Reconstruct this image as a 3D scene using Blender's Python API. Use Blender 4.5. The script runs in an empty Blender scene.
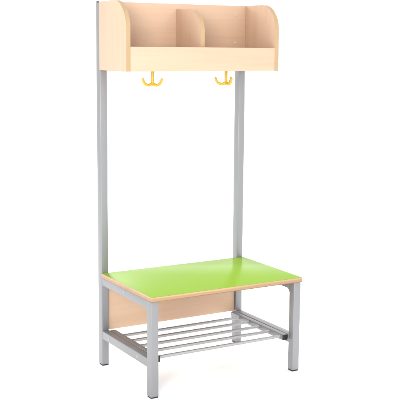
import bpy, bmesh, math, random
from mathutils import Matrix, Vector

scene = bpy.context.scene
col = scene.collection

# ------------------------------------------------------------------ camera
cam_d = bpy.data.cameras.new("camera")
cam = bpy.data.objects.new("camera", cam_d)
col.objects.link(cam)
cam_d.sensor_width = 36.0
cam_d.lens = 965.47 / 400 * 36.0
cam_d.clip_start = 0.05
cam_d.clip_end = 200
cam.matrix_world = (Matrix.Translation((-1.23472, -2.40095, 1.01431))
                    @ Matrix.Rotation(-0.526459, 4, 'Z')
                    @ Matrix.Rotation(math.pi / 2 - 0.155949, 4, 'X')
                    @ Matrix.Rotation(0.007708, 4, 'Z'))
scene.camera = cam

# ------------------------------------------------------------------ light
world = bpy.data.worlds.new("World")
scene.world = world
world.use_nodes = True
bg = world.node_tree.nodes["Background"]
bg.inputs[0].default_value = (1.0, 1.0, 1.0, 1)
bg.inputs[1].default_value = 1.42

def area(name, loc, target, size, power, colour=(1, 1, 1)):
    d = bpy.data.lights.new(name, 'AREA')
    d.shape = 'SQUARE'
    d.size = size
    d.energy = power
    d.color = colour
    o = bpy.data.objects.new(name, d)
    col.objects.link(o)
    o.location = loc
    o.rotation_euler = (Vector(target) - Vector(loc)).to_track_quat('-Z', 'Y').to_euler()
    return o

area("softbox_side", (-3.4, -0.9, 1.3), (0.25, 0.15, 0.6), 1.6, 3)
area("softbox_front", (-2.6, -3.2, 1.4), (0.25, 0.15, 0.75), 1.3, 126)
area("floor_fill_back", (0.6, 4.0, 2.7), (0.25, 0.1, 0.0), 1.2, 140)  # added lamp behind the bench, out of frame, to whiten the floor underneath
area("floor_fill_rear_side", (3.7, 1.3, 1.8), (0.25, 0.1, 0.0), 1.6, 110)  # second added lamp, lifts the floor shadow from the rear right
area("shelf_fill_right", (1.3, -3.6, 1.9), (0.25, 0.15, 0.8), 1.3, 10)  # weak added fill for the shaded left parts of the shelf interior

scene.view_settings.view_transform = 'Standard'
scene.view_settings.look = 'None'
scene.view_settings.exposure = 0.0
scene.view_settings.gamma = 1.0
scene.render.resolution_x = 1024
scene.render.resolution_y = 1024

# ------------------------------------------------------------------ materials
def new_mat(name):
    m = bpy.data.materials.new(name)
    m.use_nodes = True
    nt = m.node_tree
    return m, nt, nt.nodes["Principled BSDF"]

def wood(name, base, dark, axis=0, rough=0.5, contrast=1.0, layers=False):
    """beech veneer: fine streaks along one axis plus short medullary flecks"""
    m, nt, p = new_mat(name)
    N, L = nt.nodes.new, nt.links.new
    tc = N('ShaderNodeTexCoord')
    oi = N('ShaderNodeObjectInfo')
    add = N('ShaderNodeVectorMath'); add.operation = 'ADD'
    L(tc.outputs['Object'], add.inputs[0])
    mul = N('ShaderNodeMath'); mul.operation = 'MULTIPLY'; mul.inputs[1].default_value = 7.3
    L(oi.outputs['Random'], mul.inputs[0])
    L(mul.outputs[0], add.inputs[1])
    def noise(scale_long, scale_cross, detail, dist=0.0):
        mp = N('ShaderNodeMapping')
        s = [scale_cross] * 3
        s[axis] = scale_long
        mp.inputs['Scale'].default_value = s
        L(add.outputs[0], mp.inputs['Vector'])
        n = N('ShaderNodeTexNoise')
        n.inputs['Scale'].default_value = 1.0
        n.inputs['Detail'].default_value = detail
        n.inputs['Distortion'].default_value = dist
        L(mp.outputs[0], n.inputs['Vector'])
        return n
    streak = noise(3.0, 70.0, 4.0, 0.4)
    fleck = noise(90.0, 700.0, 2.0)
    broad = noise(1.5, 9.0, 2.0, 0.3)
    def ramp(n, lo, hi):
        r = N('ShaderNodeMapRange')
        r.inputs['From Min'].default_value = lo
        r.inputs['From Max'].default_value = hi
        L(n.outputs['Fac'], r.inputs['Value'])
        return r
    a = ramp(streak, 0.35, 0.7)
    b = ramp(fleck, 0.60, 0.74)
    c = ramp(broad, 0.3, 0.7)
    s1 = N('ShaderNodeMath'); s1.operation = 'MULTIPLY'; s1.inputs[1].default_value = 0.35 * contrast
    L(a.outputs[0], s1.inputs[0])
    s2 = N('ShaderNodeMath'); s2.operation = 'MULTIPLY_ADD'; s2.inputs[1].default_value = 0.40 * contrast
    L(b.outputs[0], s2.inputs[0]); L(s1.outputs[0], s2.inputs[2])
    s3 = N('ShaderNodeMath'); s3.operation = 'MULTIPLY_ADD'; s3.inputs[1].default_value = 0.30 * contrast
    L(c.outputs[0], s3.inputs[0]); L(s2.outputs[0], s3.inputs[2])
    mix = N('ShaderNodeMix'); mix.data_type = 'RGBA'
    mix.inputs['A'].default_value = (*base, 1)
    mix.inputs['B'].default_value = (*dark, 1)
    L(s3.outputs[0], mix.inputs['Factor'])
    out = mix.outputs['Result']
    if layers:                                # board edge: pale facing ply on top, darker glue line below
        sep = N('ShaderNodeSeparateXYZ'); L(tc.outputs['Object'], sep.inputs[0])
        mr = N('ShaderNodeMapRange')
        mr.inputs['From Min'].default_value = -0.00685; mr.inputs['From Max'].default_value = 0.00685
        L(sep.outputs['Z'], mr.inputs['Value'])
        cr = N('ShaderNodeValToRGB')
        cr.color_ramp.elements[0].position = 0.0; cr.color_ramp.elements[0].color = (0.72, 0.62, 0.52, 1)
        cr.color_ramp.elements[1].position = 1.0; cr.color_ramp.elements[1].color = (1.25, 1.3, 1.35, 1)
        for pos, c in ((0.13, (0.72, 0.62, 0.52, 1)), (0.20, (1, 1, 1, 1)), (0.42, (1, 1, 1, 1)), (0.46, (0.9, 0.84, 0.76, 1)),
                       (0.50, (1, 1, 1, 1)), (0.70, (1.02, 1.0, 1.0, 1)), (0.76, (1.22, 1.27, 1.32, 1))):
            e = cr.color_ramp.elements.new(pos); e.color = c
        L(mr.outputs[0], cr.inputs[0])
        mm = N('ShaderNodeMix'); mm.data_type = 'RGBA'; mm.blend_type = 'MULTIPLY'
        mm.inputs['Factor'].default_value = 1.0
        L(out, mm.inputs['A']); L(cr.outputs[0], mm.inputs['B'])
        out = mm.outputs['Result']
    L(out, p.inputs['Base Color'])
    p.inputs['Roughness'].default_value = rough
    p.inputs['Specular IOR Level'].default_value = 0.35
    bump = N('ShaderNodeBump'); bump.inputs['Strength'].default_value = 0.05
    bump.inputs['Distance'].default_value = 0.0005
    L(streak.outputs['Fac'], bump.inputs['Height'])
    L(bump.outputs[0], p.inputs['Normal'])
    return m

BASE, DARK = (0.570, 0.397, 0.280), (0.480, 0.318, 0.212)
M = {}
M['wood_x'] = wood('beech_board_long', BASE, DARK, 0)
M['wood_z'] = wood('beech_board_upright', BASE, DARK, 2)
M['band'] = wood('beech_edge_band', (0.42, 0.285, 0.16), (0.35, 0.235, 0.125), 2, 0.45)
M['band_x'] = wood('beech_edge_band_long', (0.39, 0.255, 0.145), (0.29, 0.18, 0.095), 0, 0.45, 1.2, True)

def plain(name, c, rough=0.4, metal=0.0, spec=0.5, mottled=0.0, scale=300.0, bump=0.0):
    m, nt, p = new_mat(name)
    N, L = nt.nodes.new, nt.links.new
    tc = N('ShaderNodeTexCoord')
    n = N('ShaderNodeTexNoise')
    n.inputs['Scale'].default_value = scale
    n.inputs['Detail'].default_value = 3
    L(tc.outputs['Object'], n.inputs['Vector'])
    mix = N('ShaderNodeMix'); mix.data_type = 'RGBA'
    mix.inputs['A'].default_value = (*[v * (1 - mottled) for v in c], 1)
    mix.inputs['B'].default_value = (*[min(1, v * (1 + mottled)) for v in c], 1)
    L(n.outputs['Fac'], mix.inputs['Factor'])
    L(mix.outputs['Result'], p.inputs['Base Color'])
    p.inputs['Roughness'].default_value = rough
    p.inputs['Metallic'].default_value = metal
    p.inputs['Specular IOR Level'].default_value = spec
    if bump:
        b = N('ShaderNodeBump'); b.inputs['Strength'].default_value = bump
        b.inputs['Distance'].default_value = 0.0003
        L(n.outputs['Fac'], b.inputs['Height']); L(b.outputs[0], p.inputs['Normal'])
    return m

M['metal'] = plain('silver_powder_coat', (0.255, 0.257, 0.267), 0.46, 0.5, 0.5, 0.08, 1500, 0.15)
M['rod'] = plain('silver_rod_steel', (0.36, 0.363, 0.37), 0.30, 0.6, 0.5, 0.06, 900, 0.08)
M['black'] = plain('black_plastic', (0.012, 0.012, 0.013), 0.45, 0, 0.4, 0.1)
M['grey_cap'] = plain('pale_grey_plastic', (0.32, 0.325, 0.34), 0.5, 0, 0.4, 0.03)
M['green'] = plain('green_laminate', (0.187, 0.328, 0.008), 0.24, 0, 0.12, 0.02, 600, 0.06)
M['yellow'] = plain('yellow_plastic', (0.50, 0.31, 0.012), 0.30, 0, 0.5, 0.02)
M['screw'] = plain('pale_screw_cap', (0.48, 0.40, 0.32), 0.35, 0, 0.5, 0.02)
M['white'] = plain('white_studio_floor', (0.95, 0.95, 0.95), 0.9, 0, 0.1, 0.005, 5)

# ------------------------------------------------------------------ helpers
def finish(name, bm, mats, parent=None, smooth=True):
    vs = [v.co for v in bm.verts]
    lo = Vector([min(v[i] for v in vs) for i in range(3)])
    hi = Vector([max(v[i] for v in vs) for i in range(3)])
    c = (lo + hi) / 2
    bmesh.ops.translate(bm, verts=bm.verts, vec=-c)
    bmesh.ops.recalc_face_normals(bm, faces=bm.faces)
    me = bpy.data.meshes.new(name)
    bm.to_mesh(me); bm.free()
    for m in (mats if isinstance(mats, (list, tuple)) else [mats]):
        me.materials.append(m)
    if smooth:
        for p in me.polygons: p.use_smooth = True
        me.set_sharp_from_angle(angle=math.radians(35))
    o = bpy.data.objects.new(name, me)
    col.objects.link(o)
    if parent is not None:
        o.parent = parent
        pl = Vector(parent.get('abs', (0, 0, 0)))
        o.location = c - pl
    else:
        o.location = c
    o['abs'] = tuple(c)
    return o

def add_box(bm, x0, x1, y0, y1, z0, z1, bevel=0.0, seg=2, mat=0):
    r = bmesh.ops.create_cube(bm, size=1)
    vs = r['verts']
    for v in vs:
        v.co = Vector(((x0 if v.co.x < 0 else x1), (y0 if v.co.y < 0 else y1), (z0 if v.co.z < 0 else z1)))
    fs = list({f for v in vs for f in v.link_faces})
    for f in fs: f.material_index = mat
    if bevel:
        es = list({e for v in vs for e in v.link_edges})
        bmesh.ops.bevel(bm, geom=es, offset=bevel, segments=seg, affect='EDGES', profile=0.5, clamp_overlap=True)

def box(name, x0, x1, y0, y1, z0, z1, mats, parent, bevel=0.001, seg=2):
    bm = bmesh.new()
    add_box(bm, x0, x1, y0, y1, z0, z1, bevel, seg)
    return finish(name, bm, mats, parent)

def add_prism(bm, pts, x0, x1, bevel=0.0008, edge_mat=0):
    """pts in the y-z plane, extruded along x; side faces get edge_mat"""
    a = [bm.verts.new((x0, y, z)) for y, z in pts]
    b = [bm.verts.new((x1, y, z)) for y, z in pts]
    fa = bm.faces.new(a); fb = bm.faces.new(list(reversed(b)))
    n = len(pts)
    for i in range(n):
        f = bm.faces.new((a[i], b[i], b[(i + 1) % n], a[(i + 1) % n]))
        f.material_index = edge_mat
    if bevel:
        es = list(set(fa.edges) | set(fb.edges))
        bmesh.ops.bevel(bm, geom=es, offset=bevel, segments=2, affect='EDGES', profile=0.5, material=edge_mat)

def add_tube(bm, pts, r, seg=14, caps=True, radii=None):
    pts = [Vector(p) for p in pts]
    rings = []
    up = None
    for i, p in enumerate(pts):
        t = (pts[min(i + 1, len(pts) - 1)] - pts[max(i - 1, 0)]).normalized()
        if up is None:
            up = Vector((0, 0, 1)) if abs(t.z) < 0.9 else Vector((0, 1, 0))
        u = (up - t * up.dot(t)).normalized(); up = u
        w = t.cross(u)
        rr = radii[i] if radii else r
        rings.append([bm.verts.new(p + (u * math.cos(2 * math.pi * k / seg) + w * math.sin(2 * math.pi * k / seg)) * rr)
                      for k in range(seg)])
    for a, b in zip(rings, rings[1:]):
        for k in range(seg):
            bm.faces.new((a[k], a[(k + 1) % seg], b[(k + 1) % seg], b[k]))
    if caps:
        bm.faces.new(list(reversed(rings[0]))); bm.faces.new(rings[-1])

# ------------------------------------------------------------------ setting
def structure(o):
    o['kind'] = 'structure'
    return o

bm = bmesh.new()
g = bmesh.ops.create_grid(bm, x_segments=1, y_segments=1, size=7)
structure(finish('floor', bm, M['white']))

# ------------------------------------------------------------------ dimensions (metres)
W, D, S = 0.530, 0.3685, 0.0253        # width over posts, depth, leg section
BX, BY = 0.0236, 0.0272                # rear post section
B = D - BY                             # front of the rear posts
ZT, T = 0.3060, 0.0143                 # seat top, seat thickness
ZL = ZT - T                            # top of legs
ZB, ZS, ZF = 0.9455, 1.1526, 1.0169    # shelf bottom, shelf top, front board top
XL, XR, TP = -0.0023, 0.5327, 0.0141
F = B - 0.1896                         # front of shelf
TB = 0.0155
RZ, RT = 0.1166, 0.0262                # lower rail top and height
FOOT = 0.0035

root = bpy.data.objects.new('cloakroom_bench', None)
root.empty_display_size = 0.1
col.objects.link(root)
root['label'] = "child's cloakroom bench with green seat, beech cubby shelf, yellow hooks and silver steel frame"
root['category'] = 'cloakroom bench'
ROOT0 = Vector((W / 2, D / 2, 0))
root.location = ROOT0
root['abs'] = tuple(ROOT0)

def foot(x0, x1, y0, y1, parent):
    bm = bmesh.new()
    add_box(bm, x0 + 0.0006, x1 - 0.0006, y0 + 0.0006, y1 - 0.0006, 0, FOOT, 0.0012, 2)
    return finish('foot_cap', bm, M['black'], parent)

# rear posts
for x0, x1 in ((0, BX), (W - BX, W)):
    post = box('post', x0, x1, B, D, FOOT, 1.1500, M['metal'], root, 0.0018, 3)
    foot(x0, x1, B, D, post)
    bm = bmesh.new()
    add_box(bm, x0 + 0.0005, x1 - 0.0005, B + 0.0005, D - 0.0005, 1.1500, 1.1540, 0.0012, 2)
    finish('top_cap', bm, M['black'], post)

# front legs
for x0 in (0, W - S):
    leg = box('leg', x0, x0 + S, 0, S, FOOT, ZL - 0.0004, M['metal'], root, 0.0018, 3)
    foot(x0, x0 + S, 0, S, leg)

def dot(name, x, y, z, r, mat, parent, axis, thick=0.0012):
    """small domed disc facing along axis ('-x' or '-y')"""
    bm = bmesh.new()
    d = Vector((-1, 0, 0)) if axis == '-x' else Vector((0, -1, 0))
    p = Vector((x, y, z))
    add_tube(bm, [p - d * 0.001, p + d * thick * 0.6, p + d * thick], r, 18, True, [r, r, r * 0.7])
    return finish(name, bm, mat, parent)

# side rails
for side, x0 in enumerate((0, W - S)):
    xa, xb = x0 + 0.0004, x0 + S - 0.0004
    # upper rail with the weld fillet running into the front leg
    z0 = 0.2665
    r = 0.0125
    pts = [(B - 0.0002, ZL - 0.0008), (B - 0.0002, z0)]
    for k in range(9):
        a = math.pi / 2 * k / 8
        pts.append((S + r - r * math.sin(a), z0 - r + r * math.cos(a)))
    pts[-1] = (S + 0.0002, z0 - r)
    pts.append((S + 0.0002, ZL - 0.0008))
    bm = bmesh.new(); add_prism(bm, pts, xa, xb, 0.0015)
    up = finish('side_rail', bm, M['metal'], root)
    low = box('side_rail', xa, xb, S + 0.0002, B - 0.0002, RZ - RT, RZ, M['metal'], root, 0.0018, 3)
    if side == 0:
        dot('bolt_cap', xa, 0.178, 0.281, 0.0042, M['grey_cap'], up, '-x')
        dot('bolt_cap', xa, 0.293, 0.1035, 0.0045, M['grey_cap'], low, '-x')
        dot('bolt_cap', xa, 0.0905, 0.1035, 0.0045, M['grey_cap'], low, '-x')

# seat : beech board with green laminate on top
def rounded_rect(x0, x1, y0, y1, r, n=6):
    out = []
    for cx, cy, a0 in ((x1 - r, y1 - r, 0), (x0 + r, y1 - r, 90), (x0 + r, y0 + r, 180), (x1 - r, y0 + r, 270)):
        for k in range(n + 1):
            a = math.radians(a0 + 90 * k / n)
            out.append((cx + r * math.cos(a), cy + r * math.sin(a)))
    return out

def add_slab(bm, outline, z0, z1, bevel):
    a = [bm.verts.new((x, y, z0)) for x, y in outline]
    b = [bm.verts.new((x, y, z1)) for x, y in outline]
    fa = bm.faces.new(list(reversed(a))); fb = bm.faces.new(b)
    n = len(a)
    for i in range(n):
        bm.faces.new((a[i], a[(i + 1) % n], b[(i + 1) % n], b[i]))
    if bevel:
        bmesh.ops.bevel(bm, geom=list(set(fa.edges) | set(fb.edges)), offset=bevel, segments=3, affect='EDGES', profile=0.5)

SX0, SX1, SY0, SY1 = -0.0019, W + 0.0023, -0.0073, B - 0.0005
bm = bmesh.new()
add_slab(bm, rounded_rect(SX0, SX1, SY0, SY1, 0.004), ZL, ZT - 0.0006, 0.0016)
seat = finish('seat', bm, M['band_x'], root)
bm = bmesh.new()
add_slab(bm, rounded_rect(SX0 + 0.0022, SX1 - 0.0022, SY0 + 0.0022, SY1 - 0.001, 0.003), ZT - 0.0010, ZT, 0.0003)
finish('seat_top', bm, M['green'], seat)

# beech panel between the rear posts, under the seat
panel = box('back_panel', BX + 0.0012, W - BX - 0.0012, 0.3500, 0.3640, 0.1150, ZL - 0.001, M['wood_x'], root, 0.0008)

# shoe rack
BARW, BZ0, BZ1 = 0.0180, 0.0990, 0.1168
bars = []
for x0 in (S + 0.0012, W - S - 0.0030 - BARW):
    bar = box('rack_bar', x0, x0 + BARW, 0.0290, B - 0.003, BZ0, BZ1, M['metal'], root, 0.0016, 3)
    bars.append((x0, x0 + BARW))
    bm = bmesh.new()
    add_box(bm, x0 + 0.0002, x0 + BARW - 0.0002, 0.0255, 0.0290, BZ0 + 0.0002, BZ1 - 0.0002, 0.001, 2)
    add_box(bm, x0 + 0.0045, x0 + BARW - 0.0045, 0.0249, 0.0254, BZ0 + 0.005, BZ1 - 0.005, 0.0002, 1)
    finish('end_cap', bm, M['black'], bar)
    for y in (0.085, 0.285):                       # spacer between rack bar and side rail
        gx0, gx1 = (S, x0) if x0 < 0.2 else (x0 + BARW, W - S)
        box('spacer', gx0 - 0.0002, gx1 + 0.0002, y - 0.006, y + 0.006, BZ0 + 0.002, BZ0 + 0.012, M['metal'], bar, 0)
for y in (0.040, 0.101, 0.162, 0.223, 0.284):
    bm = bmesh.new()
    xa, xb = bars[0][1] - 0.001, bars[1][0] + 0.001
    add_tube(bm, [(xa, y, 0.1095), (xb, y, 0.1095)], 0.0050, 20)
    rod = finish('rod', bm, M['rod'], root)

# ------------------------------------------------------------------ shelf
bm = bmesh.new()
add_box(bm, XL + TP, XR - TP, B - TB, B - 0.0004, ZB, ZS - 0.0004, 0.0007)          # back board
back = finish('shelf', bm, M['wood_x'], root)
box('bottom_board', XL + TP, XR - TP, F + TP, B - TB, ZB + 0.0006, ZB + TP, M['wood_x'], back, 0)
box('front_board', XL + TP + 0.0001, XR - TP - 0.0001, F + 0.0004, F + TP - 0.0002, ZB, ZF, M['wood_x'], back, 0.0008)

def side_shape(yf, yb, z0, zt, r):
    pts = [(yb, z0), (yb, zt)]
    for k in range(19):
        a = math.pi / 2 * k / 18
        pts.append((yf + r - r * math.sin(a), zt - r + r * math.cos(a)))
    pts.append((yf, z0))
    return pts

for x0 in (XL, XR - TP):
    bm = bmesh.new()
    add_prism(bm, side_shape(F, B - 0.0004, ZB - 0.0003, ZS, 0.083), x0, x0 + TP, 0.0008, 1)
    finish('side_panel', bm, [M['wood_z'], M['band']], back)
xm = 0.2567
bm = bmesh.new()
add_prism(bm, side_shape(F + TP + 0.0015, B - TB, ZB + TP, 1.1345, 0.078), xm, xm + TP, 0.0008, 1)
finish('divider', bm, [M['wood_z'], M['band']], back)
for z in (1.1225, 1.0325):
    for x in (0.4808, ):
        dot('screw_cap', x, B - TB, z, 0.0048, M['screw'], back, '-y')
    dot('screw_cap', 0.0300, B - TB, z, 0.0048, M['screw'], back, '-y')

# ------------------------------------------------------------------ three-armed hooks
def hook(cx, cy, rot, label):
    z0 = ZB + 0.0006
    bm = bmesh.new()
    # mounting disc under the board and the stem
    add_tube(bm, [(cx, cy, z0), (cx, cy, z0 - 0.0026), (cx, cy, z0 - 0.0034)], 0.009, 24, True, [0.0090, 0.0090, 0.0076])
    add_tube(bm, [(cx, cy, z0 - 0.002), (cx, cy, 0.9200), (cx, cy, 0.9060), (cx, cy, 0.9022), (cx, cy, 0.9000)], 0.0045, 18, True,
             [0.0050, 0.0046, 0.0052, 0.0048, 0.0030])
    for k in range(3):
        a = math.radians(rot + 120 * k)
        d = Vector((math.cos(a), math.sin(a), 0))
        prof = [(0.0, 0.9105), (0.004, 0.9078), (0.0090, 0.9055), (0.0145, 0.9052), (0.0200, 0.9070), (0.0248, 0.9108),
                (0.0280, 0.9160), (0.0298, 0.9215)]
        # Catmull-Rom for a smooth sweep
        P = [Vector((cx, cy, 0)) + d * u * 1.10 + Vector((0, 0, 0.9022 + (z - 0.9052) * 1.05)) for u, z in prof]
        Q = []
        for i in range(len(P) - 1):
            p0, p1, p2, p3 = P[max(i - 1, 0)], P[i], P[i + 1], P[min(i + 2, len(P) - 1)]
            for t in (0, .34, .67):
                Q.append(0.5 * ((2 * p1) + (p2 - p0) * t + (2 * p0 - 5 * p1 + 4 * p2 - p3) * t * t + (3 * p1 - p0 - 3 * p2 + p3) * t ** 3))
        Q.append(P[-1])
        rad = [0.0050 - 0.0013 * (i / (len(Q) - 1)) for i in range(len(Q))]
        add_tube(bm, Q, 0.0032, 12, True, rad)
        tip = P[-1]
        r = bmesh.ops.create_uvsphere(bm, u_segments=14, v_segments=9, radius=0.0043)
        bmesh.ops.translate(bm, verts=r['verts'], vec=tip)
    o = finish('hook', bm, M['yellow'], root)
    o['label'] = label
hook(0.1245, 0.230, 60, 'left yellow triple hook under the shelf')
hook(0.3865, 0.230, 30, 'right yellow triple hook under the shelf, beside the rear post')

for o in list(scene.objects):
    if 'abs' in o:
        del o['abs']
